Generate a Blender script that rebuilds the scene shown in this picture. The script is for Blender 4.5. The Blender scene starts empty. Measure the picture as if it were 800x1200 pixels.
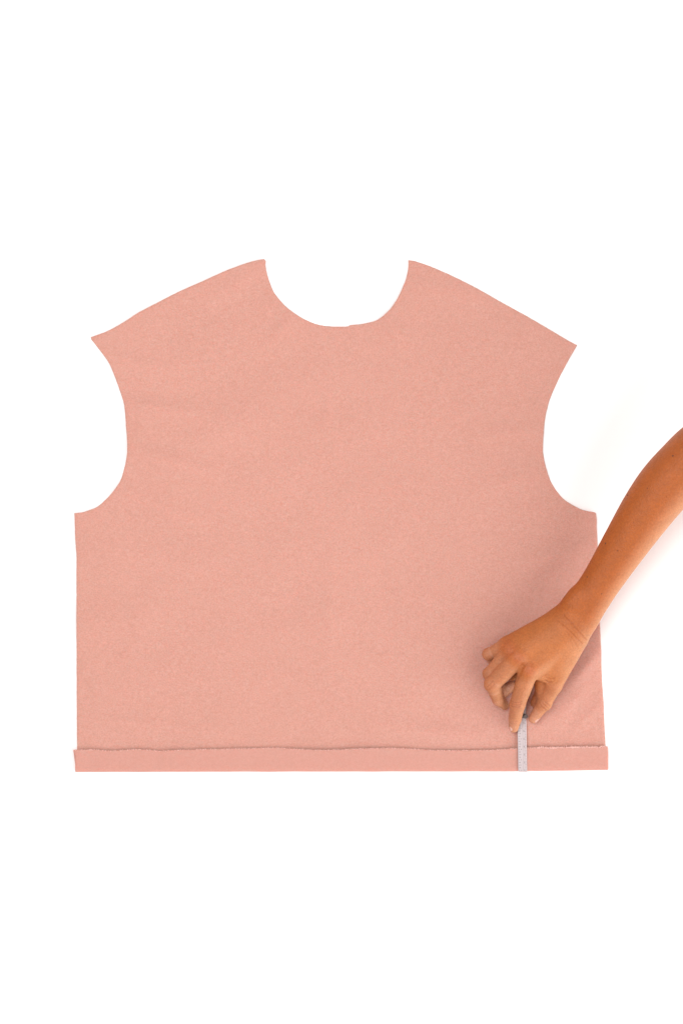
import bpy, bmesh, math, random
import numpy as np
from mathutils import Vector, Matrix, noise
from mathutils.geometry import delaunay_2d_cdt
from mathutils.bvhtree import BVHTree

random.seed(7)
rng = np.random.default_rng(7)
S = 0.00105            # metres per layout unit (about one millimetre)
H = 1750.0             # camera height above the table, in layout units
scene = bpy.context.scene
C = scene.collection

# ------------------------------------------------------------------ camera
cam = bpy.data.cameras.new('camera')
cam.sensor_fit = 'VERTICAL'
cam.sensor_height = 36.0
cam.lens = 36.0 * H / 1200.0
cam.clip_start = 0.01
cam.clip_end = 50
camo = bpy.data.objects.new('camera', cam)
camo.location = (0, 0, H * S)
C.objects.link(camo)
scene.camera = camo

# ------------------------------------------------------------------ studio light
world = bpy.data.worlds.new('World')
scene.world = world
world.use_nodes = True
world.node_tree.nodes['Background'].inputs[0].default_value = (1.0, 0.77, 0.72, 1)
world.node_tree.nodes['Background'].inputs[1].default_value = 0.57


def softbox(name, loc, target, size, power, col):
    l = bpy.data.lights.new(name, 'AREA')
    l.shape = 'SQUARE'
    l.size = size
    l.energy = power
    l.color = col
    o = bpy.data.objects.new(name, l)
    o.location = loc
    o.rotation_euler = (Vector(target) - Vector(loc)).to_track_quat('-Z', 'Y').to_euler()
    C.objects.link(o)
    return o


softbox('key_softbox', (2.05, -1.35, 1.6), (0.1, 0.0, 0), 2.9, 74, (0.985, 0.99, 1.0))
softbox('overhead_softbox', (-0.75, 0.45, 2.7), (0, 0.1, 0), 1.2, 58, (1.0, 1.0, 1.0))
vs = scene.view_settings
vs.view_transform = 'Standard'
vs.look = 'None'
vs.exposure = 0.0
vs.gamma = 1.0
vs.use_curve_mapping = False


# ------------------------------------------------------------------ helpers
def P(px, py, z=0.0):
    """layout point (table units, right / down from the top-left) raised to height z"""
    f = (H - z) / H
    return np.array([(px - 400.0) * f, (600.0 - py) * f, z])


def mesh_obj(name, verts, faces, mat, parent=None, smooth=True, scale=S):
    me = bpy.data.meshes.new(name)
    v = np.asarray(verts, dtype=float) * scale
    me.from_pydata(v.tolist(), [], [tuple(int(i) for i in f) for f in faces])
    me.update()
    if smooth:
        me.polygons.foreach_set('use_smooth', [True] * len(me.polygons))
    if mat:
        me.materials.append(mat)
    o = bpy.data.objects.new(name, me)
    C.objects.link(o)
    if parent:
        o.parent = parent
    return o


def thing(name, label, cat):
    o = bpy.data.objects.new(name, None)
    o.empty_display_size = 0.02
    C.objects.link(o)
    o['label'] = label
    o['category'] = cat
    return o


def new_mat(name):
    m = bpy.data.materials.new(name)
    m.use_nodes = True
    return m, m.node_tree, m.node_tree.nodes['Principled BSDF']


def N(nt, kind, **kw):
    n = nt.nodes.new(kind)
    for k, v in kw.items():
        if k in n.inputs:
            n.inputs[k].default_value = v
        else:
            setattr(n, k, v)
    return n


def coords(nt, scale=(1, 1, 1), rot=(0, 0, 0)):
    t = nt.nodes.new('ShaderNodeTexCoord')
    mp = nt.nodes.new('ShaderNodeMapping')
    mp.inputs['Scale'].default_value = scale
    mp.inputs['Rotation'].default_value = rot
    nt.links.new(t.outputs['Object'], mp.inputs['Vector'])
    return mp.outputs['Vector']


# ------------------------------------------------------------------ materials
m_table, nt, b = new_mat('white_paper')
b.inputs['Base Color'].default_value = (0.9, 0.9, 0.9, 1)
b.inputs['Roughness'].default_value = 0.7
b.inputs['Specular IOR Level'].default_value = 0.2
nz = N(nt, 'ShaderNodeTexNoise', Scale=3.0, Detail=3.0)
nt.links.new(coords(nt), nz.inputs['Vector'])
cr = nt.nodes.new('ShaderNodeValToRGB')
cr.color_ramp.elements[0].color = (0.885, 0.883, 0.885, 1)
cr.color_ramp.elements[1].color = (0.91, 0.91, 0.91, 1)
nt.links.new(nz.outputs['Fac'], cr.inputs['Fac'])
nt.links.new(cr.outputs['Color'], b.inputs['Base Color'])


def fabric_mat(name, dark, light, grain, rib):
    m, nt, b = new_mat(name)
    b.inputs['Roughness'].default_value = 0.95
    b.inputs['Specular IOR Level'].default_value = 0.08
    b.inputs['Sheen Weight'].default_value = 0.12
    b.inputs['Subsurface Weight'].default_value = 0.45
    b.inputs['Subsurface Radius'].default_value = (1.0, 0.3, 0.22)
    b.inputs['Subsurface Scale'].default_value = 0.009
    b.inputs['Sheen Roughness'].default_value = 0.6
    b.inputs['Sheen Tint'].default_value = (1, 0.82, 0.76, 1)
    L = nt.links.new
    # fine brushed grain, slightly stretched along the width
    g1 = N(nt, 'ShaderNodeTexNoise', Scale=620.0, Detail=2.0, Roughness=0.6)
    L(coords(nt, (0.85, 1.0, 1.0), (0, 0, 0.25)), g1.inputs['Vector'])
    g2 = N(nt, 'ShaderNodeTexNoise', Scale=210.0, Detail=3.0, Roughness=0.6)
    L(coords(nt, (0.7, 1.1, 1.0), (0, 0, -0.35)), g2.inputs['Vector'])
    g3 = N(nt, 'ShaderNodeTexNoise', Scale=9.0, Detail=4.0, Roughness=0.55)
    L(coords(nt), g3.inputs['Vector'])
    a1 = N(nt, 'ShaderNodeMath', operation='MULTIPLY_ADD')
    L(g1.outputs['Fac'], a1.inputs[0]); a1.inputs[1].default_value = 0.7
    a2 = N(nt, 'ShaderNodeMath', operation='MULTIPLY_ADD')
    L(g2.outputs['Fac'], a2.inputs[0]); a2.inputs[1].default_value = 0.22
    a3 = N(nt, 'ShaderNodeMath', operation='MULTIPLY')
    L(g3.outputs['Fac'], a3.inputs[0]); a3.inputs[1].default_value = 0.08
    L(a3.outputs[0], a2.inputs[2]); L(a2.outputs[0], a1.inputs[2])
    cr = nt.nodes.new('ShaderNodeValToRGB')
    cr.color_ramp.elements[0].position = 0.30
    cr.color_ramp.elements[0].color = (*dark, 1)
    cr.color_ramp.elements[1].position = 0.70
    cr.color_ramp.elements[1].color = (*light, 1)
    L(a1.outputs[0], cr.inputs['Fac'])
    L(cr.outputs['Color'], b.inputs['Base Color'])
    hsum = a1.outputs[0]
    if rib:
        w = N(nt, 'ShaderNodeTexWave', Scale=190.0, Distortion=1.2, Detail=2.0)
        w.bands_direction = 'X'
        L(coords(nt), w.inputs['Vector'])
        ad = N(nt, 'ShaderNodeMath', operation='MULTIPLY_ADD')
        L(w.outputs['Fac'], ad.inputs[0]); ad.inputs[1].default_value = rib
        L(a1.outputs[0], ad.inputs[2])
        hsum = ad.outputs[0]
    bp = N(nt, 'ShaderNodeBump', Strength=grain, Distance=0.0012)
    L(hsum, bp.inputs['Height'])
    L(bp.outputs['Normal'], b.inputs['Normal'])
    return m


m_fabric = fabric_mat('pink_fleece', (0.492, 0.256, 0.202), (0.612, 0.348, 0.290), 0.5, 0)
m_band = fabric_mat('pink_knit_face', (0.515, 0.272, 0.221), (0.578, 0.320, 0.267), 0.25, 0.12)
m_fibre, nt, b = new_mat('pink_lint')
b.inputs['Base Color'].default_value = (0.78, 0.50, 0.44, 1)
b.inputs['Roughness'].default_value = 0.95

m_skin, nt, b = new_mat('tanned_skin')
L = nt.links.new
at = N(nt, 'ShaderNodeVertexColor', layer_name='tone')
mot = N(nt, 'ShaderNodeTexNoise', Scale=70.0, Detail=5.0, Roughness=0.65)
L(coords(nt), mot.inputs['Vector'])
mr = N(nt, 'ShaderNodeMapRange')
mr.inputs['From Min'].default_value = 0.3; mr.inputs['From Max'].default_value = 0.7
mr.inputs['To Min'].default_value = 0.91; mr.inputs['To Max'].default_value = 1.08
L(mot.outputs['Fac'], mr.inputs['Value'])
mot2 = N(nt, 'ShaderNodeTexNoise', Scale=480.0, Detail=2.0, Roughness=0.6)
L(coords(nt), mot2.inputs['Vector'])
mr2 = N(nt, 'ShaderNodeMapRange')
mr2.inputs['From Min'].default_value = 0.3; mr2.inputs['From Max'].default_value = 0.7
mr2.inputs['To Min'].default_value = 0.88; mr2.inputs['To Max'].default_value = 1.12
L(mot2.outputs['Fac'], mr2.inputs['Value'])
mm = N(nt, 'ShaderNodeMath', operation='MULTIPLY')
L(mr.outputs['Result'], mm.inputs[0]); L(mr2.outputs['Result'], mm.inputs[1])
mx = N(nt, 'ShaderNodeVectorMath', operation='SCALE')
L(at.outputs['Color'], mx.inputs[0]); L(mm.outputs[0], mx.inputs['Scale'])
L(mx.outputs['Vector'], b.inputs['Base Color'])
b.inputs['Roughness'].default_value = 0.48
b.inputs['Specular IOR Level'].default_value = 0.38
b.inputs['Subsurface Weight'].default_value = 0.12
b.inputs['Subsurface Radius'].default_value = (1.0, 0.35, 0.15)
b.inputs['Subsurface Scale'].default_value = 0.0025
vo = N(nt, 'ShaderNodeTexVoronoi', Scale=750.0)
L(coords(nt, (1, 1, 1), (0.3, 0.2, 0.9)), vo.inputs['Vector'])
fn = N(nt, 'ShaderNodeTexNoise', Scale=420.0, Detail=3.0)
L(coords(nt), fn.inputs['Vector'])
sm = N(nt, 'ShaderNodeMath', operation='ADD')
L(vo.outputs['Distance'], sm.inputs[0]); L(fn.outputs['Fac'], sm.inputs[1])
bp = N(nt, 'ShaderNodeBump', Strength=0.5, Distance=0.0008)
L(sm.outputs[0], bp.inputs['Height']); L(bp.outputs['Normal'], b.inputs['Normal'])

m_nail, nt, b = new_mat('fingernail')
b.inputs['Base Color'].default_value = (0.64, 0.39, 0.31, 1)
b.inputs['Roughness'].default_value = 0.28
b.inputs['Subsurface Weight'].default_value = 0.1
b.inputs['Subsurface Scale'].default_value = 0.001
m_mole, nt, b = new_mat('mole_brown')
b.inputs['Base Color'].default_value = (0.11, 0.03, 0.012, 1)
b.inputs['Roughness'].default_value = 0.6

m_steel, nt, b = new_mat('brushed_aluminium')
b.inputs['Metallic'].default_value = 0.25
b.inputs['Roughness'].default_value = 0.42
nz = N(nt, 'ShaderNodeTexNoise', Scale=160.0, Detail=3.0)
nt.links.new(coords(nt, (12, 0.6, 1)), nz.inputs['Vector'])
cr = nt.nodes.new('ShaderNodeValToRGB')
cr.color_ramp.elements[0].color = (0.45, 0.405, 0.41, 1)
cr.color_ramp.elements[1].color = (0.54, 0.495, 0.505, 1)
nt.links.new(nz.outputs['Fac'], cr.inputs['Fac'])
nt.links.new(cr.outputs['Color'], b.inputs['Base Color'])
m_ink, nt, b = new_mat('etched_ink')
b.inputs['Base Color'].default_value = (0.16, 0.13, 0.14, 1)
b.inputs['Roughness'].default_value = 0.6
m_slider, nt, b = new_mat('dark_slider_metal')
b.inputs['Base Color'].default_value = (0.17, 0.145, 0.135, 1)
b.inputs['Metallic'].default_value = 0.5
b.inputs['Roughness'].default_value = 0.4

# ------------------------------------------------------------------ the table
t = 3000.0
table = mesh_obj('table_surface', [(-t, -t, 0), (t, -t, 0), (t, t, 0), (-t, t, 0)], [(0, 1, 2, 3)], m_table, smooth=False)
table['kind'] = 'structure'
table['label'] = 'plain white surface under the pink cloth'

# ------------------------------------------------------------------ cut fabric panel
T = 1.7      # cloth thickness
sides = [   # each run is smooth, corners stay sharp
    [(107, 395.3), (127.5, 387.6), (149.5, 375.3), (160.5, 367.8), (182.5, 356), (210, 341.9), (237.5, 329.9), (265, 317.5), (289.8, 308.4), (303.5, 304.9), (309.8, 303.9)],
    [(309.8, 303.9), (311.5, 305.9), (310.9, 310.2), (314.3, 325.6), (321.4, 343.4), (335.6, 360), (352.3, 372), (368.9, 379.5), (383, 382.3), (402, 382.9), (408, 382.6)],
    [(408, 382.6), (409.7, 381.3), (425.9, 379.5), (442.5, 374.8), (456.8, 362.4), (466.3, 348.2), (474.6, 329.2), (477.9, 315), (478.1, 305)],
    [(478.1, 305), (486.5, 306.4), (503, 312), (525, 321.6), (552.5, 335.4), (580, 350.5), (607.5, 365.6), (635, 381.6), (662.5, 397.8), (675.4, 404.7)],
    [(675.4, 404.7), (665.9, 421.2), (654.9, 442.3), (643.9, 467), (639.3, 483.6), (636.5, 500), (635.6, 514.8), (635.4, 529.4), (637.4, 542.3), (642, 557.9), (647.8, 569.8), (660.4, 585.4), (680.5, 597.0), (696.6, 600.6)],
    [(696.6, 600.6), (697.8, 606), (698.8, 634), (700.2, 680), (702, 726), (704.7, 798), (706.5, 830), (708.6, 873), (709.0, 899)],
    [(709.0, 899), (600, 901), (300, 901.5), (91, 901.5)],
    [(91, 901.5), (90.8, 875), (90.6, 858), (90.3, 760), (90.2, 651.7), (89, 633.6), (88.3, 615.5), (87.8, 601.4)],
    [(87.8, 601.4), (98.3, 600), (113, 594.6), (120.4, 589), (131.4, 578), (141.8, 562.5), (147.9, 540.5), (149.7, 530), (149.6, 517.4), (148.2, 500.9), (146.2, 475.3), (141.5, 459.7), (135, 441.4), (128.1, 425.2), (114.9, 407.4), (107.5, 397.9), (107, 395.3)],
]


def catmull(pts, step):
    pts = [np.array(p, float) for p in pts]
    out = []
    for i in range(len(pts) - 1):
        p1, p2 = pts[i], pts[i + 1]
        p0 = pts[i - 1] if i else 2 * p1 - p2
        p3 = pts[i + 2] if i + 2 < len(pts) else 2 * p2 - p1
        n = max(1, int(np.linalg.norm(p2 - p1) / step))
        for k in range(n):
            u = k / n
            m1 = (p2 - p0) * 0.45; m2 = (p3 - p1) * 0.45
            # keep tangents no longer than the chord
            ch = np.linalg.norm(p2 - p1)
            for m in (m1, m2):
                l = np.linalg.norm(m)
                if l > ch: m *= ch / l
            h00 = 2*u**3 - 3*u**2 + 1; h10 = u**3 - 2*u**2 + u
            h01 = -2*u**3 + 3*u**2; h11 = u**3 - u**2
            out.append(h00*p1 + h10*m1 + h01*p2 + h11*m2)
    return out


bd = []
for s_ in sides:
    bd += catmull(s_, 2.4)
bd = np.array(bd)
nb = len(bd)
nxt = np.roll(bd, -1, 0); prv = np.roll(bd, 1, 0)
tan = nxt - prv
tan /= np.linalg.norm(tan, axis=1)[:, None]
area = 0.5 * np.sum(bd[:, 0]*nxt[:, 1] - nxt[:, 0]*bd[:, 1])
inw = np.stack([-tan[:, 1], tan[:, 0]], 1) * (1 if area > 0 else -1)
jit = rng.normal(0, 0.07, nb)
bd = bd + inw * jit[:, None]


def seg_dist(p, a, b):
    a = np.asarray(a, float); b = np.asarray(b, float)
    ab = b - a
    tt = np.clip(((p - a) @ ab) / (ab @ ab), 0, 1)
    return np.linalg.norm(p - (a + tt[:, None]*ab), axis=1), tt


def bdist(p):
    out = np.full(len(p), 1e9)
    a, b = bd, np.roll(bd, -1, 0)
    for i in range(nb):
        d, _ = seg_dist(p, a[i], b[i])
        np.minimum(out, d, out)
    return out


def inside(p):
    x, y = p[:, 0], p[:, 1]
    c = np.zeros(len(p), bool)
    for i in range(nb):
        x1, y1 = bd[i]; x2, y2 = bd[(i + 1) % nb]
        if y1 == y2: continue
        c ^= ((y1 > y) != (y2 > y)) & (x < (x2 - x1)*(y - y1)/(y2 - y1) + x1)
    return c


folds = [  # soft undulations of the cloth: start, end, half-width, height
    ((140, 474), (235, 486), 11, 1.1), ((150, 527), (250, 556), 12, 1.7), ((135, 574), (235, 612), 12, 1.3),
    ((120, 418), (200, 436), 13, 0.9), ((100, 640), (200, 660), 16, 0.8), ((92, 720), (190, 735), 18, 0.8),
    ((640, 506), (560, 512), 10, 1.0), ((638, 556), (560, 575), 12, 1.1), ((690, 640), (600, 668), 13, 1.6),
    ((690, 700), (640, 722), 10, 1.7), ((700, 790), (650, 846), 6, 0.45), ((706, 822), (668, 858), 5, 0.4),
    ((704, 760), (672, 800), 7, 0.9),
    ((388, 425), (384, 505), 6, 0.25), ((389, 630), (386, 785), 8, 0.28), ((482, 684), (470, 716), 6, 0.4),
    ((345, 372), (318, 400), 8, 0.8), ((452, 372), (474, 404), 7, 0.8), ((300, 318), (250, 350), 10, 0.6),
    ((560, 350), (480, 330), 10, 0.5), ((560, 760), (592, 736), 9, 0.9),
    ((110, 845), (260, 858), 10, 0.7), ((440, 850), (560, 862), 10, 0.8), ((280, 640), (170, 700), 20, 0.7),
    ((500, 560), (380, 590), 22, 0.6), ((330, 800), (210, 790), 22, 0.7), ((300, 480), (220, 520), 20, 0.6),
]


def lift(p):
    """height of the cloth's underside above the table"""
    out = np.zeros(len(p))
    for a, b_, w, h in folds:
        d, tt = seg_dist(p, a, b_)
        out += 3.9 * h * np.exp(-(d / w)**2) * (0.35 + 0.65*np.sin(np.pi*np.clip(tt*0.9 + 0.05, 0, 1)))
    nn = np.array([noise.noise(Vector((x/85.0, y/48.0, 3.1))) * 2.6 + noise.noise(Vector((x/30.0, y/22.0, 8.4))) * 0.35
                   for x, y in p])
    out += np.clip(nn + 1.0, 0, None)
    # pressed flat near the turned-up hem
    return out * np.clip((905 - p[:, 1]) / 45.0, 0.15, 1)


g = 3.2
gx, gy = np.meshgrid(np.arange(86, 714, g), np.arange(302, 903, g))
gp = np.stack([gx.ravel(), gy.ravel()], 1) + rng.uniform(-0.5, 0.5, (gx.size, 2))
gp = gp[inside(gp)]
gd = bdist(gp)
gp = gp[gd > 3.6]
ring1 = bd + inw*0.55
ring2 = bd + inw*2.1
allp = np.concatenate([bd, ring1[::1], ring2[::1], gp])
# points of the inset rings that ended up too near another boundary stretch are dropped
dd = bdist(allp)
keep = np.ones(len(allp), bool)
keep[nb:2*nb] = dd[nb:2*nb] > 0.42
keep[2*nb:3*nb] = dd[2*nb:3*nb] > 1.8
allp = allp[keep]; dd = dd[keep]
res = delaunay_2d_cdt([Vector(p) for p in allp], [], [list(range(nb))], 1, 1e-4)
vv = np.array([tuple(v) for v in res[0]]); ff = res[2]
orig = res[3]
dv = bdist(vv)
zl = lift(vv)
prof = np.sqrt(np.clip(1 - (1 - np.clip(dv/2.6, 0, 1))**2, 0, 1))
zt = zl*0.9 + 0.15 + T*(0.45 + 0.55*prof)
top = np.stack([vv[:, 0] - 400, 600 - vv[:, 1], zt], 1)
# skirt along the cut edge
bmap = {}
for i, ol in enumerate(orig):
    for o_ in ol:
        if o_ < nb: bmap[o_] = i
loop = [bmap[i] for i in range(nb) if i in bmap]
bot = top[loop].copy(); bot[:, 2] = np.maximum(zl[loop]*0.9, 0.05) + 0.05
n0 = len(top)
verts = np.concatenate([top, bot])
faces = [tuple(f) for f in ff]
m = len(loop)
for i in range(m):
    j = (i + 1) % m
    faces.append((loop[i], loop[j], n0 + j, n0 + i))

shirt = thing('cut_shirt_panel', 'pink fleece bodice piece laid flat on white with turned-up hem', 'fabric')
body = mesh_obj('fabric_panel', verts, faces, m_fabric, shirt)
bmx = bmesh.new(); bmx.from_mesh(body.data); bmesh.ops.recalc_face_normals(bmx, faces=bmx.faces)
bmx.to_mesh(body.data); bmx.free()

# ------------------------------------------------------------------ turned-up hem
raw = [(86.8, 878.4), (92, 878), (110, 877.6), (130, 879), (150, 878), (164, 877.2), (176, 878), (188, 879.6), (200, 878.4), (220, 878), (240, 877.2), (285, 876.4), (325, 875.4), (345, 876.7), (366, 878), (398, 878), (411, 876.9), (440, 876), (465, 875.8), (487, 877), (510, 878.5), (555, 878.5), (577, 878), (598, 876.9), (617, 875.2), (645, 875.6), (664, 874.8), (692, 874.7), (710.4, 874.2)]
fold_y = [(86, 904.2), (240, 903.8), (420, 903.6), (600, 903.4), (660, 902.6), (711, 901.6)]
xs = np.arange(0, 1.00001, 1/330)
rx, ry = np.array(raw).T; fx, fy = np.array(fold_y).T
verts, faces = [], []
hem_edge = []
for u in xs:
    xr = 88.4 + u*(710.5 - 88.4)
    xf = 89.3 + u*(711.0 - 89.3)
    yr = np.interp(xr, rx, ry) + noise.noise(Vector((xr/2.5, 0, 0)))*0.35 + noise.noise(Vector((xr/9, 4, 0)))*0.35
    yf = np.interp(xf, fx, fy) + noise.noise(Vector((xf/30, 9, 0)))*0.25
    # loft of the band: presses down in places, lifts at the raw edge in others
    und = noise.noise(Vector((xr/38, 2.2, 0)))*0.5 + noise.noise(Vector((xr/14, 5.7, 0)))*0.2
    dip = -0.75*math.exp(-((xr - 106)/8)**2) - 0.9*math.exp(-((xr - 183)/9)**2) - 0.5*math.exp(-((xr - 677)/8)**2)
    lf = max(0, 0.15 + noise.noise(Vector((xr/24, 7.7, 0)))*0.9)
    zt_ = 5.5
    sec = []
    # (t along the band: 0 raw edge, 1 fold, z)
    zr = zt_ + und*0.5 + dip*0.6 + lf
    sec.append((0.0, zr - 1.75))            # raw edge, underside
    sec.append((-0.012, zr - 0.9))
    sec.append((0.0, zr - 0.12))
    sec.append((0.035, zr + 0.05))
    for tt, w in ((0.12, 1), (0.25, 1), (0.4, 1), (0.55, 0.9), (0.7, 0.8), (0.82, 0.6)):
        sec.append((tt, zt_ + (und + dip)*w + lf*max(0, 1 - tt/0.3)))
    sec += [(0.90, zt_ - 0.15 + und*0.4), (0.955, zt_ - 0.75 + und*0.2), (0.985, zt_ - 1.6), (1.0, zt_ - 2.6), (0.985, 0.9), (0.95, 0.25), (0.90, 0.08)]
    base = len(verts)
    for tt, z in sec:
        e = max(0.0, tt)
        k = e**0.8
        xx = xr + (xf - xr)*min(1, e*4) - 1.5*math.exp(-(u*250)**2)*max(0, 1 - e*6)
        verts.append((xx - 400, 600 - (yr + (yf - yr)*tt), z))
    hem_edge.append((xr, yr, zr))
ns = len(sec)
for i in range(len(xs) - 1):
    for j in range(ns - 1):
        a = i*ns + j
        faces.append((a, a + 1, a + ns + 1, a + ns))
faces.append(tuple(range(ns))[::-1]); faces.append(tuple((len(xs) - 1)*ns + j for j in range(ns)))
hem = mesh_obj('turned_hem', verts, faces, m_band, shirt)
hem['label'] = 'smooth knit band of turned-up hem'
bmx = bmesh.new(); bmx.from_mesh(hem.data); bmesh.ops.recalc_face_normals(bmx, faces=bmx.faces)
bmx.to_mesh(hem.data); bmx.free()


def tube(verts, faces, pts, rad, n=5):
    pts = [np.array(p, float) for p in pts]
    base = len(verts)
    for i, p in enumerate(pts):
        d = pts[min(i + 1, len(pts) - 1)] - pts[max(i - 1, 0)]
        d /= np.linalg.norm(d) + 1e-9
        a = np.cross(d, (0.3, 0.2, 0.93)); a /= np.linalg.norm(a) + 1e-9
        b_ = np.cross(d, a)
        for k in range(n):
            th = 2*math.pi*k/n
            verts.append(tuple(p + rad*(math.cos(th)*a + math.sin(th)*b_)))
    for i in range(len(pts) - 1):
        for k in range(n):
            q = base + i*n + k; r = base + i*n + (k + 1) % n
            faces.append((q, r, r + n, q + n))


# lint and loose loops along the raw edge, thickest at the right
verts, faces = [], []
for k in range(620):
    dense = random.random() < 0.28
    xr = random.uniform(628, 708) if dense else random.uniform(88, 709)
    i = min(range(len(hem_edge)), key=lambda q: abs(hem_edge[q][0] - xr))
    _, yr, zr = hem_edge[i]
    big = 1.9 if (dense and random.random() < 0.35) else 1.0
    p = np.array([xr - 400, 600 - yr - random.uniform(-0.1, 0.7), zr + random.uniform(-0.4, 0.25)])
    pts = [p]
    ang = random.uniform(0.2, math.pi - 0.2)
    for s_ in range(4):
        ang += random.uniform(-0.9, 0.9)
        p = p + big*0.42*np.array([math.cos(ang), math.sin(ang)*0.7, random.uniform(-0.2, 0.5)])
        pts.append(p)
    tube(verts, faces, pts, random.uniform(0.18, 0.34)*(1.35 if big > 1 else 1), 4)
# two clipped thread ends on the cloth above the hem
for (x, y) in ((643.5, 868), (642.6, 870.5)):
    z = T + 0.6
    tube(verts, faces, [(x - 400, 600 - y, z), (x - 399.7, 601.2 - y, z + 0.5), (x - 400.2, 602.2 - y, z + 0.4), (x - 400.0, 603.4 - y, z)], 0.18, 4)
lint = mesh_obj('raw_edge_lint', verts, faces, m_fibre, shirt)
lint['kind'] = 'stuff'

# ------------------------------------------------------------------ seam ruler
ruler = thing('seam_ruler', 'narrow pale metal ruler pinched by the hand across the pink hem', 'ruler')
RZ = 7.0
r_bot, r_top = 903.0, 760.0


def rx_at(y, side):   # ruler edges lean a hair to the left towards the top
    k = (903.0 - y) / 70.0
    return (606.0 - 1.15*k) if side == 0 else (616.2 - 0.95*k)


def rpt(y, s_, z):
    return (rx_at(y, 0) + (rx_at(y, 1) - rx_at(y, 0))*s_ - 400, 600 - y, z)


bmx = bmesh.new()
prof_ = [(0.0, 0.0), (0.0, 0.55), (0.06, 0.8), (0.40, 0.82), (0.43, 0.62), (0.55, 0.62), (0.58, 0.82), (0.94, 0.8), (1.0, 0.55), (1.0, 0.0)]
rows = []
for y in (r_bot, r_bot - 0.5, r_top + 0.5, r_top):
    ins = 0.04 if y in (r_bot, r_top) else 0.0
    rows.append([bmx.verts.new([c*S for c in rpt(y, ins + s_*(1 - 2*ins), RZ + z)]) for s_, z in prof_])
for i in range(len(rows) - 1):
    for j in range(len(prof_)):
        k = (j + 1) % len(prof_)
        bmx.faces.new((rows[i][j], rows[i][k], rows[i + 1][k], rows[i + 1][j]))
bmx.faces.new(rows[0][::-1]); bmx.faces.new(rows[-1])
bmesh.ops.recalc_face_normals(bmx, faces=bmx.faces)
me = bpy.data.meshes.new('blade'); bmx.to_mesh(me); bmx.free()
me.materials.append(m_steel)
o = bpy.data.objects.new('blade', me); C.objects.link(o); o.parent = ruler


def strip(verts, faces, y, s0, s1, h, z):
    b0 = len(verts)
    for yy, ss in ((y - h/2, s0), (y - h/2, s1), (y + h/2, s1), (y + h/2, s0)):
        verts.append(rpt(yy, ss, z))
    faces.append((b0, b0 + 3, b0 + 2, b0 + 1))


verts, faces = [], []
k = 0
y = r_bot - 1.6
while y > 800:
    s1 = (0.38, 0.24, 0.31, 0.24)[k % 4]
    strip(verts, faces, y, 0.07, 0.07 + 0.10, 0.42, RZ + 0.835)
    strip(verts, faces, y, s1 - 0.05, s1 + 0.02, 0.85, RZ + 0.835)
    y -= 1.53*2; k += 1
y = r_bot - 1.0; k = 0
while y > 800:
    strip(verts, faces, y, 0.80 if k % 5 else 0.74, 0.93, 0.30, RZ + 0.83)
    y -= 1.84; k += 1
mesh_obj('tick_marks', verts, faces, m_ink, ruler, smooth=False)
for k in range(9):
    cu = bpy.data.curves.new('numeral', 'FONT')
    cu.body = str(k + 1) if k < 9 else ''
    cu.size = 3.1*S
    cu.align_x = 'CENTER'; cu.align_y = 'CENTER'
    tmp = bpy.data.objects.new('tmp', cu); C.objects.link(tmp)
    bpy.context.view_layer.update()
    me = bpy.data.meshes.new_from_object(tmp.evaluated_get(bpy.context.evaluated_depsgraph_get()))
    bpy.data.objects.remove(tmp)
    me.materials.append(m_ink)
    o = bpy.data.objects.new('numeral', me); C.objects.link(o); o.parent = ruler
    yy = r_bot - 1.6 - k*9.2
    o.location = [c*S for c in rpt(yy, 0.68, RZ + 0.84)]
    o.rotation_euler = (0, 0, 0.015)
# the sliding marker with its small stud
sl = []
bmx = bmesh.new()
M = Matrix.Translation(Vector(rpt(838.0, 0.62, RZ + 1.5))*S)
r_ = bmesh.ops.create_cube(bmx, size=1.0, matrix=M @ Matrix.Diagonal((7.4*S, 5.0*S, 1.2*S, 1)) @ Matrix.Shear('XY', 4, (0.0, 0.0)))
bmesh.ops.bevel(bmx, geom=bmx.edges[:], offset=0.35*S, segments=2, affect='EDGES')
me = bpy.data.meshes.new('slider'); bmx.to_mesh(me); bmx.free()
me.materials.append(m_slider)
slider = bpy.data.objects.new('slider', me); C.objects.link(slider); slider.parent = ruler
bmx = bmesh.new()
bmesh.ops.create_cone(bmx, cap_ends=True, segments=24, radius1=2.7*S, radius2=2.3*S, depth=2.0*S,
                      matrix=Matrix.Translation(Vector(rpt(838.0, 0.90, RZ + 3.0))*S))
bmesh.ops.bevel(bmx, geom=[e for e in bmx.edges if e.calc_face_angle(0) > 0.6], offset=0.4*S, segments=2, affect='EDGES')
me = bpy.data.meshes.new('stud'); bmx.to_mesh(me); bmx.free()
me.materials.append(m_slider)
stud = bpy.data.objects.new('stud', me); C.objects.link(stud); stud.parent = slider

# ------------------------------------------------------------------ arm and hand: one surface grown from a distance field
def axis(*parts):
    out = []
    for a, b_, st in parts:
        out.append(np.arange(a, b_, st))
    return np.concatenate(out).astype(np.float32)


AX = axis((138, 296, 0.75), (296, 545, 2.0))
AY = axis((-276, -98, 0.75), (-98, 215, 2.0))
AZ = axis((1.5, 84, 0.75), (84, 400, 2.4))
F = np.full((len(AX), len(AY), len(AZ)), 60.0, np.float32)


def box_of(pts, m):
    pts = np.array(pts)
    lo = pts.min(0) - m; hi = pts.max(0) + m
    sl = []
    for a, A in zip(range(3), (AX, AY, AZ)):
        sl.append(slice(int(np.searchsorted(A, lo[a])), int(np.searchsorted(A, hi[a])) + 1))
    return tuple(sl)


def smin(a, b_, k):
    h = np.clip(k - np.abs(a - b_), 0, None) / k
    return np.minimum(a, b_) - h*h*k*0.25


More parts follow.
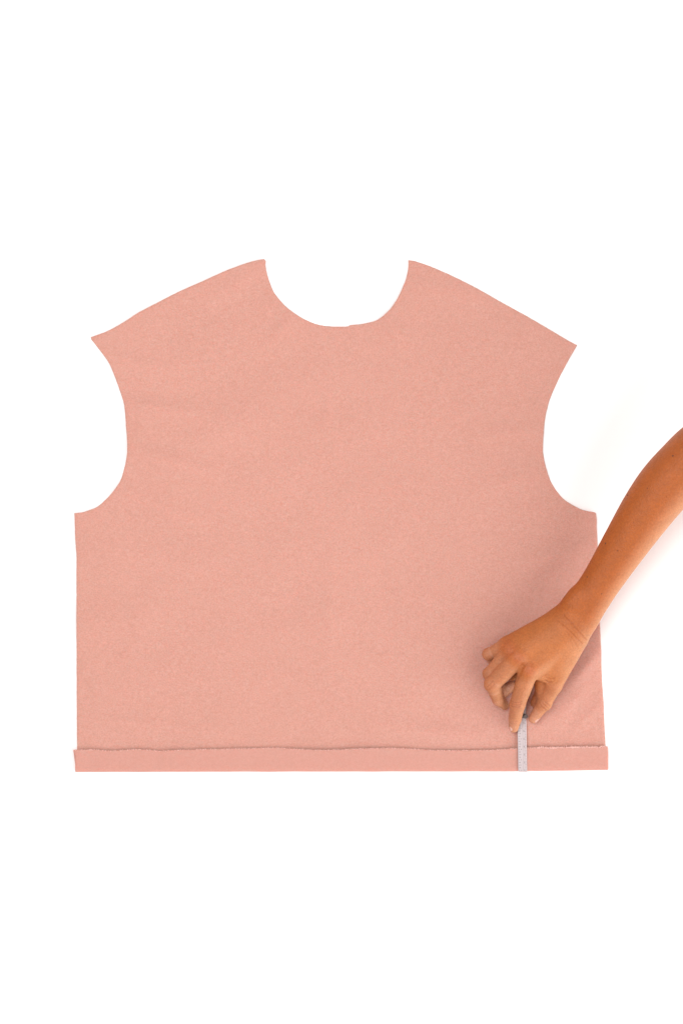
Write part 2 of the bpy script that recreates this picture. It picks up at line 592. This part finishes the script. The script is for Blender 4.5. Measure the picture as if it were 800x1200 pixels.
def field_capsule(sl, a, b_, ra, rb):
    X = AX[sl[0]][:, None, None]; Y = AY[sl[1]][None, :, None]; Z = AZ[sl[2]][None, None, :]
    ab = (b_ - a).astype(np.float32)
    tt = ((X - a[0])*ab[0] + (Y - a[1])*ab[1] + (Z - a[2])*ab[2]) / float(ab @ ab + 1e-9)
    tt = np.clip(tt, 0, 1)
    d = np.sqrt((X - a[0] - tt*ab[0])**2 + (Y - a[1] - tt*ab[1])**2 + (Z - a[2] - tt*ab[2])**2)
    return (d - (ra + (rb - ra)*tt)).astype(np.float32)


def field_ellip(sl, a, b_, wa, wb, ta, tb, lat):
    """tapered run with an elliptical section: half-width w along lat, half-thickness t across it"""
    X = AX[sl[0]][:, None, None]; Y = AY[sl[1]][None, :, None]; Z = AZ[sl[2]][None, None, :]
    ab = b_ - a; ln = np.linalg.norm(ab); ax = ab/ln
    lat = lat - ax*(lat @ ax); lat = lat/np.linalg.norm(lat)
    up = np.cross(ax, lat)
    rx_, ry_, rz_ = X - a[0], Y - a[1], Z - a[2]
    s_ = rx_*ax[0] + ry_*ax[1] + rz_*ax[2]
    u = rx_*lat[0] + ry_*lat[1] + rz_*lat[2]
    v = rx_*up[0] + ry_*up[1] + rz_*up[2]
    tt = np.clip(s_/ln, 0, 1)
    w = s_ - tt*ln
    ww = wa + (wb - wa)*tt; th = ta + (tb - ta)*tt
    k0 = np.sqrt((u/ww)**2 + (v/th)**2 + (w/th)**2)
    k1 = np.sqrt((u/ww**2)**2 + (v/th**2)**2 + (w/th**2)**2) + 1e-6
    return (k0*(k0 - 1)/k1).astype(np.float32)


def add(fld, sl, k):
    F[sl] = smin(F[sl], fld, k)


def A(px, py, z):   # a low, relaxed hand: heights settle towards the cloth
    return P(px, py, 10 + (z - 10)*0.86)


# --- forearm, elbow, upper arm: stations (px, py, z, half-width, half-thickness)
st = [(668, 733, 54, 26.5, 15.5), (677, 722, 57, 25.2, 16.5), (690, 703, 62, 23.2, 17.5), (707, 677, 68, 23.4, 19.5), (733, 636, 78, 27.0, 24),
      (758, 598, 88, 31.0, 28), (780, 569, 96, 33.5, 31), (803, 545, 104, 34.5, 33), (826, 524, 113, 35, 34),
      (868, 498, 140, 36, 36), (930, 462, 190, 40, 41), (1010, 420, 262, 45, 46)]
sta = np.array(st, float)
dense_st = []
for i in range(len(sta) - 1):
    p1, p2 = sta[i], sta[i + 1]
    p0 = sta[i - 1] if i else 2*p1 - p2
    p3 = sta[i + 2] if i + 2 < len(sta) else 2*p2 - p1
    n_ = max(2, int(np.linalg.norm(p2[:3] - p1[:3])/6))
    for k in range(n_):
        u = k/n_
        dense_st.append(0.5*((2*p1) + (p2 - p0)*u + (2*p0 - 5*p1 + 4*p2 - p3)*u*u + (3*p1 - p0 - 3*p2 + p3)*u**3))
dense_st.append(sta[-1])
latv = np.array([0.80, -0.58, 0.10])
for s0, s1 in zip(dense_st[:-1], dense_st[1:]):
    a, b_ = A(*s0[:3]), A(*s1[:3])
    sl = box_of([a, b_], max(s0[3], s1[3]) + 12)
    add(field_ellip(sl, a, b_, (s0[3] - 0.6)*(H - s0[2])/H, (s1[3] - 0.6)*(H - s1[2])/H, s0[4], s1[4], latv), sl, 2.0)

# --- joints of the digits (px, py, z)
J = {
    'index':  [(619, 785, 58), (606, 825, 41), (603, 842.5, 23), (601.5, 853.0, 13.6)],
    'middle': [(606, 770, 57), (576.8, 801.5, 41), (583.5, 820, 22), (590.5, 826.5, 11)],
    'ring':   [(597, 762.5, 48), (573.8, 789.5, 32), (589, 810.5, 16), (599, 803.5, 17)],
    'little': [(594, 755.5, 38), (572.6, 766.5, 26), (578, 775, 12), (590, 779, 10.5)],
}
RAD = {
    'index':  [11.2, 8.9, 7.3, 5.6], 'middle': [10.8, 9.2, 7.0, 5.6], 'ring': [9.2, 7.8, 7.0, 5.8], 'little': [8.4, 6.9, 6.2, 5.2],
}
JP = {k: [A(*q) for q in v] for k, v in J.items()}
TH = [A(674, 748, 48), A(648, 803, 35), A(637, 823.5, 24), A(624.3, 842, 13.5)]
TR = [13, 9.9, 8.3, 5.7]

# --- metacarpals make the back of the hand
wr = {'index': (672, 741, 56), 'middle': (668, 734, 58), 'ring': (664, 727, 55), 'little': (662, 722, 49)}
mr0 = {'index': 13.5, 'middle': 14.5, 'ring': 14, 'little': 12.5}
mr1 = {'index': 11.0, 'middle': 11.2, 'ring': 10.6, 'little': 9.6}
for k in wr:
    a = A(*wr[k]); b_ = JP[k][0].copy(); b_[2] -= 1.2
    sl = box_of([a, b_], 32)
    add(field_capsule(sl, a, b_, mr0[k], mr1[k]), sl, 9)
# palm flesh below, thenar and hypothenar pads
for a, b_, ra, rb, k in ((A(664, 742, 44), A(622, 778, 42), 13, 10, 9), (A(656, 732, 40), A(602, 762, 34), 12, 9, 9),
                         (A(671, 750, 46), A(652, 790, 40), 14.5, 10.5, 9),
                         (A(660, 762, 48), A(633, 789, 45), 12, 7.5, 13), (A(654, 772, 47), A(642, 794, 40), 10, 6.0, 10),
                         (A(632, 785, 32), A(634, 812, 22), 10, 7, 4), (A(635, 806, 20), A(625, 824, 10), 6.5, 4.5, 3), (A(625, 770, 34), A(600, 790, 30), 12, 8, 5)):
    sl = box_of([a, b_], 30)
    add(field_capsule(sl, a, b_, ra, rb), sl, k)
# knuckle heads
for k, r_, dz in (('index', 7.0, 3.2), ('middle', 7.2, 3.4), ('ring', 6.4, 3.2), ('little', 5.8, 3.0)):
    c = JP[k][0] + np.array([0.3, 0.3, dz])
    sl = box_of([c], 22)
    add(field_capsule(sl, c, c + np.array([0.5, 0.5, 0.05]), r_, r_), sl, 6)
# wrist: the low swell of the ulna
c = A(669, 706, 66)
sl = box_of([c], 24)
add(field_capsule(sl, c, c + np.array([4, 6, 1.0]), 7.0, 7.0), sl, 14)

# --- digits joined to the hand
G = np.full_like(F, 60.0)
for name, pts in JP.items():
    R_ = RAD[name]
    sl = box_of(pts, 22)
    f = field_capsule(sl, pts[0], pts[1], R_[0], R_[1])
    f = smin(f, field_capsule(sl, pts[1], pts[2], R_[1]*1.0, R_[2]), 2.0)
    f = smin(f, field_capsule(sl, pts[2], pts[3], R_[2], R_[3]), 2.0)
    # dorsal swelling of the middle joint, flesh pads on the palm side
    bend = pts[1] - 0.5*(pts[0] + pts[2]); bend /= np.linalg.norm(bend)
    c = pts[1] + bend*1.1
    f = smin(f, field_capsule(sl, c, c + bend*0.2, R_[1]*0.93, R_[1]*0.93), 2.5)
    mid = 0.5*(pts[0] + pts[1]) - bend*1.6
    f = smin(f, field_capsule(sl, mid - (pts[1] - pts[0])*0.12, mid + (pts[1] - pts[0])*0.16, R_[1]*1.0, R_[1]*0.92), 3.0)
    G[sl] = smin(G[sl], f, 0.9)
F = smin(F, G, 4.0)
del G
sl = box_of(TH, 26)
f = field_capsule(sl, TH[0], TH[1], TR[0], TR[1])
f = smin(f, field_capsule(sl, TH[1], TH[2], TR[1], TR[2]), 2.5)
f = smin(f, field_capsule(sl, TH[2], TH[3], TR[2]*1.0, TR[3]), 2.0)
c = TH[2] + np.array([1.0, -1.0, 0.8])
f = smin(f, field_capsule(sl, c, c + 0.1, TR[2]*0.93, TR[2]*0.93), 2.5)
F[sl] = smin(F[sl], f, 4.0)


def surface_nets(F):
    nx, ny, nz_ = F.shape
    neg = F < 0
    c = neg[:-1, :-1, :-1].astype(np.uint8)
    cnt = np.zeros(c.shape, np.uint8)
    for i in (0, 1):
        for j in (0, 1):
            for k in (0, 1):
                cnt += neg[i:nx - 1 + i, j:ny - 1 + j, k:nz_ - 1 + k]
    cells = np.argwhere((cnt > 0) & (cnt < 8))
    idx = np.full(c.shape, -1, np.int32)
    idx[cells[:, 0], cells[:, 1], cells[:, 2]] = np.arange(len(cells))
    acc = np.zeros((len(cells), 3)); num = np.zeros(len(cells))
    corners = [(i, j, k) for i in (0, 1) for j in (0, 1) for k in (0, 1)]
    axs = (AX, AY, AZ)
    for a in corners:
        for d in range(3):
            if a[d]: continue
            b_ = list(a); b_[d] = 1
            fa = F[cells[:, 0] + a[0], cells[:, 1] + a[1], cells[:, 2] + a[2]].astype(float)
            fb = F[cells[:, 0] + b_[0], cells[:, 1] + b_[1], cells[:, 2] + b_[2]].astype(float)
            hit = (fa < 0) != (fb < 0)
            t_ = np.where(hit, fa/np.where(fa - fb == 0, 1, fa - fb), 0)
            p = np.zeros((len(cells), 3))
            for e in range(3):
                A = axs[e].astype(float)
                lo = A[cells[:, e] + a[e]]
                hi = A[cells[:, e] + b_[e]]
                p[:, e] = lo + (hi - lo)*t_
            acc[hit] += p[hit]; num[hit] += 1
    V = acc/num[:, None]
    quads = []
    for d in range(3):
        e, f_ = (d + 1) % 3, (d + 2) % 3
        s0 = [slice(None)]*3; s1 = [slice(None)]*3
        s0[d] = slice(0, -1); s1[d] = slice(1, None)
        ch = neg[tuple(s0)] != neg[tuple(s1)]
        E = np.argwhere(ch)
        E = E[(E[:, e] > 0) & (E[:, f_] > 0) & (E[:, e] < F.shape[e] - 1) & (E[:, f_] < F.shape[f_] - 1)]
        def cell(de, df):
            q = E.copy(); q[:, e] += de; q[:, f_] += df
            return idx[q[:, 0], q[:, 1], q[:, 2]]
        Q = np.stack([cell(-1, -1), cell(0, -1), cell(0, 0), cell(-1, 0)], 1)
        flip = ~neg[E[:, 0], E[:, 1], E[:, 2]]
        Q[flip] = Q[flip][:, ::-1]
        quads.append(Q)
    return V, np.concatenate(quads)


V, Q = surface_nets(F)
del F
Q = Q[(Q >= 0).all(1)]


def relax(V, Q, it, lam):
    for _ in range(it):
        acc = np.zeros_like(V); n = np.zeros(len(V))
        for a, b_ in ((0, 1), (1, 2), (2, 3), (3, 0)):
            np.add.at(acc, Q[:, a], V[Q[:, b_]]); np.add.at(n, Q[:, a], 1)
            np.add.at(acc, Q[:, b_], V[Q[:, a]]); np.add.at(n, Q[:, b_], 1)
        V = V + lam*(acc/np.maximum(n, 1)[:, None] - V)
    return V


def vnormals(V, Q):
    nrm = np.cross(V[Q[:, 2]] - V[Q[:, 0]], V[Q[:, 3]] - V[Q[:, 1]])
    out = np.zeros_like(V)
    for k in range(4):
        np.add.at(out, Q[:, k], nrm)
    return out/(np.linalg.norm(out, axis=1)[:, None] + 1e-12)


V = relax(V, Q, 4, 0.5)
NV = vnormals(V, Q)
# flatten the pads where fingertips rest on the cloth
V[:, 2] = np.maximum(V[:, 2], 2.6)

bvh = BVHTree.FromPolygons([Vector(v) for v in V], Q.tolist())


def on_skin(px, py):
    """point of the skin under the layout point, seen straight from the lens height"""
    d = P(px, py, 0) - np.array([0, 0, H])
    d /= np.linalg.norm(d)
    hit = bvh.ray_cast(Vector((0, 0, H)), Vector(d))
    return np.array(hit[0]) if hit[0] is not None else None


crease = []   # polyline, depth, width


def add_crease(pts, depth, w):
    fine = []
    for (x0, y0), (x1, y1) in zip(pts[:-1], pts[1:]):
        n_ = max(2, int(math.hypot(x1 - x0, y1 - y0)/0.8))
        fine += [(x0 + (x1 - x0)*k/n_, y0 + (y1 - y0)*k/n_) for k in range(n_)]
    pp = [on_skin(*p) for p in fine + [pts[-1]]]
    pp = [p for p in pp if p is not None]
    if len(pp) > 1:
        crease.append((pp, depth, w))


# wrist lines
add_crease([(660, 721), (667, 728), (676, 738.5), (687, 750)], 0.5, 0.6)
add_crease([(651, 726), (660, 733), (672, 745), (682, 755)], 0.38, 0.6)
add_crease([(662, 739), (672, 751), (677, 760)], 0.22, 0.6)
# skin folds over the finger joints
for c, ln in (((604.5, 822.5), 6.0), ((604.0, 825.2), 6.5), ((603.6, 828.0), 5.5)):
    add_crease([(c[0] - ln, c[1] - 1.2), (c[0] - ln*0.4, c[1] + 0.8), (c[0] + ln*0.4, c[1] + 1.1), (c[0] + ln, c[1] - 0.2)], 0.5, 0.75)
for c, ln in (((600.5, 845.5), 4.0), ((600.5, 847.5), 3.6)):
    add_crease([(c[0] - ln, c[1] - 0.8), (c[0], c[1] + 0.4), (c[0] + ln, c[1])], 0.3, 0.6)
for c in ((639, 828), (641, 825.5), (636.5, 830.5)):
    add_crease([(c[0] - 4.2, c[1] - 4.2), (c[0], c[1] - 0.3), (c[0] + 3.2, c[1] + 2.2)], 0.5, 0.75)
for c in ((573, 802), (575, 805)):
    add_crease([(c[0] - 3.5, c[1] + 3.5), (c[0], c[1]), (c[0] + 4, c[1] - 4)], 0.35, 0.7)
# web between thumb and index
add_crease([(638.5, 797.5), (642, 800), (646, 799.5)], 0.7, 0.8)
add_crease([(640, 794.5), (645, 796), (649, 795)], 0.5, 0.8)
add_crease([(634, 794), (639, 791)], 0.4, 0.8)
# furrows between the fingers at the knuckles
add_crease([(604.5, 796), (609, 788), (612, 780)], 1.0, 2.6)
add_crease([(586, 776), (594, 768), (600, 764)], 0.7, 2.0)
add_crease([(585, 762), (589, 756)], 0.7, 1.6)
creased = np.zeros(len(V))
for pp, depth, w in crease:
    lo = np.min(pp, 0) - 4*w; hi = np.max(pp, 0) + 4*w
    sel = np.where(((V > lo) & (V < hi)).all(1))[0]
    dmin = np.full(len(sel), 1e9)
    for a, b_ in zip(pp[:-1], pp[1:]):
        d, _ = seg_dist(V[sel], a, b_)
        dmin = np.minimum(dmin, d)
    V[sel] -= NV[sel]*(1.5*depth*np.exp(-(dmin/w)**2))[:, None]
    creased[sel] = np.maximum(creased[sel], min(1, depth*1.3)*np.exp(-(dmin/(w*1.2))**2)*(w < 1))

# tendons over the back of the hand, faint
for k in ('index', 'middle', 'ring'):
    a = A(*wr[k]) + (0, 0, 14); b_ = JP[k][0] + (0, 0, 11)
    d, tt = seg_dist(V, a, b_)
    V += NV*(0.15*np.exp(-(d/3.4)**2)*(NV[:, 2] > 0.2)*np.sin(np.pi*np.clip(tt, 0.02, 0.98)))[:, None]

# skin tone: tanned arm, paler and pinker fingers, redder knuckles, paler underside with painted lit flank
tan_c = np.array([0.365, 0.095, 0.014]); hand_c = np.array([0.42, 0.135, 0.034])
finger_c = np.array([0.45, 0.178, 0.082]); tip_c = np.array([0.52, 0.24, 0.14]); pale_lit_c = np.array([0.60, 0.285, 0.135])
col = np.repeat(tan_c[None], len(V), 0)


def mixc(col, c, w):
    w = np.clip(w, 0, 1)[:, None]
    return col*(1 - w) + c*w


def sstep(x, a, b_):
    t_ = np.clip((x - a)/(b_ - a), 0, 1)
    return t_*t_*(3 - 2*t_)


handw = 1 - sstep(np.linalg.norm(V - A(620, 780, 50), axis=1), 45, 95)
col = mixc(col, hand_c, handw)
dist_f = np.full(len(V), 1e9); dist_t = np.full(len(V), 1e9)
for pts in list(JP.values()):
    for a, b_ in ((pts[0] + 0.35*(pts[1] - pts[0]), pts[1]), (pts[1], pts[2]), (pts[2], pts[3])):
        dist_f = np.minimum(dist_f, seg_dist(V, a, b_)[0])
    dist_t = np.minimum(dist_t, seg_dist(V, pts[2], pts[3])[0])
dist_f = np.minimum(dist_f, seg_dist(V, TH[1], TH[3])[0])
dist_t = np.minimum(dist_t, seg_dist(V, 0.4*TH[2] + 0.6*TH[3], TH[3])[0])
col = mixc(col, finger_c, 1 - sstep(dist_f, 7, 17))
col = mixc(col, tip_c, 1 - sstep(dist_t, 5.5, 11))
for nm, pts in JP.items():
    bend = pts[1] - 0.5*(pts[0] + pts[2]); bend /= np.linalg.norm(bend)
    for i in range(3):
        a = pts[i] + (0.45*(pts[1] - pts[0]) if i == 0 else 0); b_ = pts[i + 1]
        d, tt = seg_dist(V, a, b_)
        rad_ = RAD[nm][i] + 2.5
        near = np.where(d < rad_)[0]
        rel = V[near] - (a + tt[near, None]*(b_ - a))
        axn = (b_ - a)/np.linalg.norm(b_ - a)
        bp_ = bend - axn*(bend @ axn); bp_ /= np.linalg.norm(bp_)
        side = -(rel @ bp_)/rad_
        wgt = np.zeros(len(V)); wgt[near] = 0.85*sstep(side, 0.0, 0.7)*(sstep(tt[near], 0.0, 0.6) if i == 0 else 1)
        col = mixc(col, np.array([0.58, 0.30, 0.19]), wgt)
col = mixc(col, pale_lit_c, 0.9*sstep(NV @ np.array([0.74, -0.53, -0.42]), -0.35, 0.8))  # paler volar skin, plus the lit lower-right side painted into the tone
for k in JP:
    d = np.linalg.norm(V - (JP[k][0] + (0, 0, 10)), axis=1)
    col = mixc(col, np.array([0.43, 0.108, 0.045]), 0.5*np.exp(-(d/8)**2))
    d = np.linalg.norm(V - JP[k][1], axis=1)
    col = mixc(col, np.array([0.44, 0.155, 0.08]), 0.35*np.exp(-(d/9)**2))

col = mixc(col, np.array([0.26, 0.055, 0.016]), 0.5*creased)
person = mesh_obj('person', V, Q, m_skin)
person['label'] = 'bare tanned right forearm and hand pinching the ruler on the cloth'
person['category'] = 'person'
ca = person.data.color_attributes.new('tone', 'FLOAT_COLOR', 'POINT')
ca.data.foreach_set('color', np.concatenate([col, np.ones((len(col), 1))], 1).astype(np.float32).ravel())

bvh = BVHTree.FromPolygons([Vector(v) for v in V], Q.tolist())


def nail(base, tip, dorsal, half_w, length, rad):
    a = tip - base; a /= np.linalg.norm(a)
    n_ = dorsal - a*(dorsal @ a); n_ /= np.linalg.norm(n_)
    s_ = np.cross(a, n_)
    nu, nv = 11, 12
    top, bot = [], []
    for j in range(nv):
        v = j/(nv - 1)
        wv = half_w*(1 - 0.55*abs(2*v - 1)**5) * (0.94 + 0.06*v)
        for i in range(nu):
            u = 2*i/(nu - 1) - 1
            lv = v*length - (u*u)*0.14*length*(2*v - 1)
            q = tip + a*(lv - length*0.70) + s_*(u*wv) + n_*(rad*2.2)
            hit = bvh.ray_cast(Vector(q), Vector(-n_ - s_*u*0.25), rad*2.6)
            if hit[0] is None:
                hp = tip + a*(lv - length*0.70) + s_*(u*wv) + n_*(rad*0.72 - rad*0.3*u*u)
            else:
                hp = np.array(hit[0])
            top.append(hp + n_*(0.42 - 0.25*u*u))
            bot.append(hp - n_*0.35)
    # keep the plate evenly curved along its length
    T_ = np.array(top).reshape(nv, nu, 3)
    for _ in range(4):
        T_[1:-1] = 0.5*T_[1:-1] + 0.25*(T_[:-2] + T_[2:])
    verts = np.concatenate([T_.reshape(-1, 3), np.array(bot)])
    faces = []
    m_ = nu*nv
    for j in range(nv - 1):
        for i in range(nu - 1):
            q = j*nu + i
            faces.append((q, q + 1, q + nu + 1, q + nu))
            faces.append((m_ + q, m_ + q + nu, m_ + q + nu + 1, m_ + q + 1))
    rim = [i for i in range(nu)] + [j*nu + nu - 1 for j in range(1, nv)] + [(nv - 1)*nu + i for i in range(nu - 2, -1, -1)] + [j*nu for j in range(nv - 2, 0, -1)]
    for x, y in zip(rim, rim[1:] + rim[:1]):
        faces.append((x, m_ + x, m_ + y, y))
    return mesh_obj('fingernail', verts, faces, m_nail, person)


nail(JP['index'][2], JP['index'][3], np.array([-0.75, -0.35, 0.6]), 4.2, 9.0, RAD['index'][3])
nail(TH[2], TH[3], np.array([0.62, -0.55, 0.55]), 4.8, 9.5, TR[3])
nail(JP['middle'][2], JP['middle'][3], np.array([-0.7, -0.7, 0.1]), 4.2, 8.5, RAD['middle'][3])

for px, py, r_ in ((734.5, 580.3, 0.85), (708.9, 636.8, 0.85), (787.7, 534.1, 0.85), (723.3, 645.4, 0.55), (687.8, 676.2, 0.55),
                   (704.3, 696, 0.5), (757.8, 572.2, 0.5), (716, 607, 0.4), (742, 612, 0.4)):
    p = on_skin(px, py)
    if p is None: continue
    hit = bvh.find_nearest(Vector(p))
    n_ = np.array(hit[1])
    bmx = bmesh.new()
    bmesh.ops.create_icosphere(bmx, subdivisions=2, radius=1.0)
    q = Vector(n_).to_track_quat('Z', 'Y').to_matrix().to_4x4()
    bmx.transform(Matrix.Translation(Vector(p)*S) @ q @ Matrix.Diagonal((1.25*r_*S, 1.15*r_*S, 0.4*S, 1)))
    me = bpy.data.meshes.new('mole'); bmx.to_mesh(me); bmx.free()
    me.polygons.foreach_set('use_smooth', [True]*len(me.polygons))
    me.materials.append(m_mole)
    o = bpy.data.objects.new('mole', me); C.objects.link(o); o.parent = person
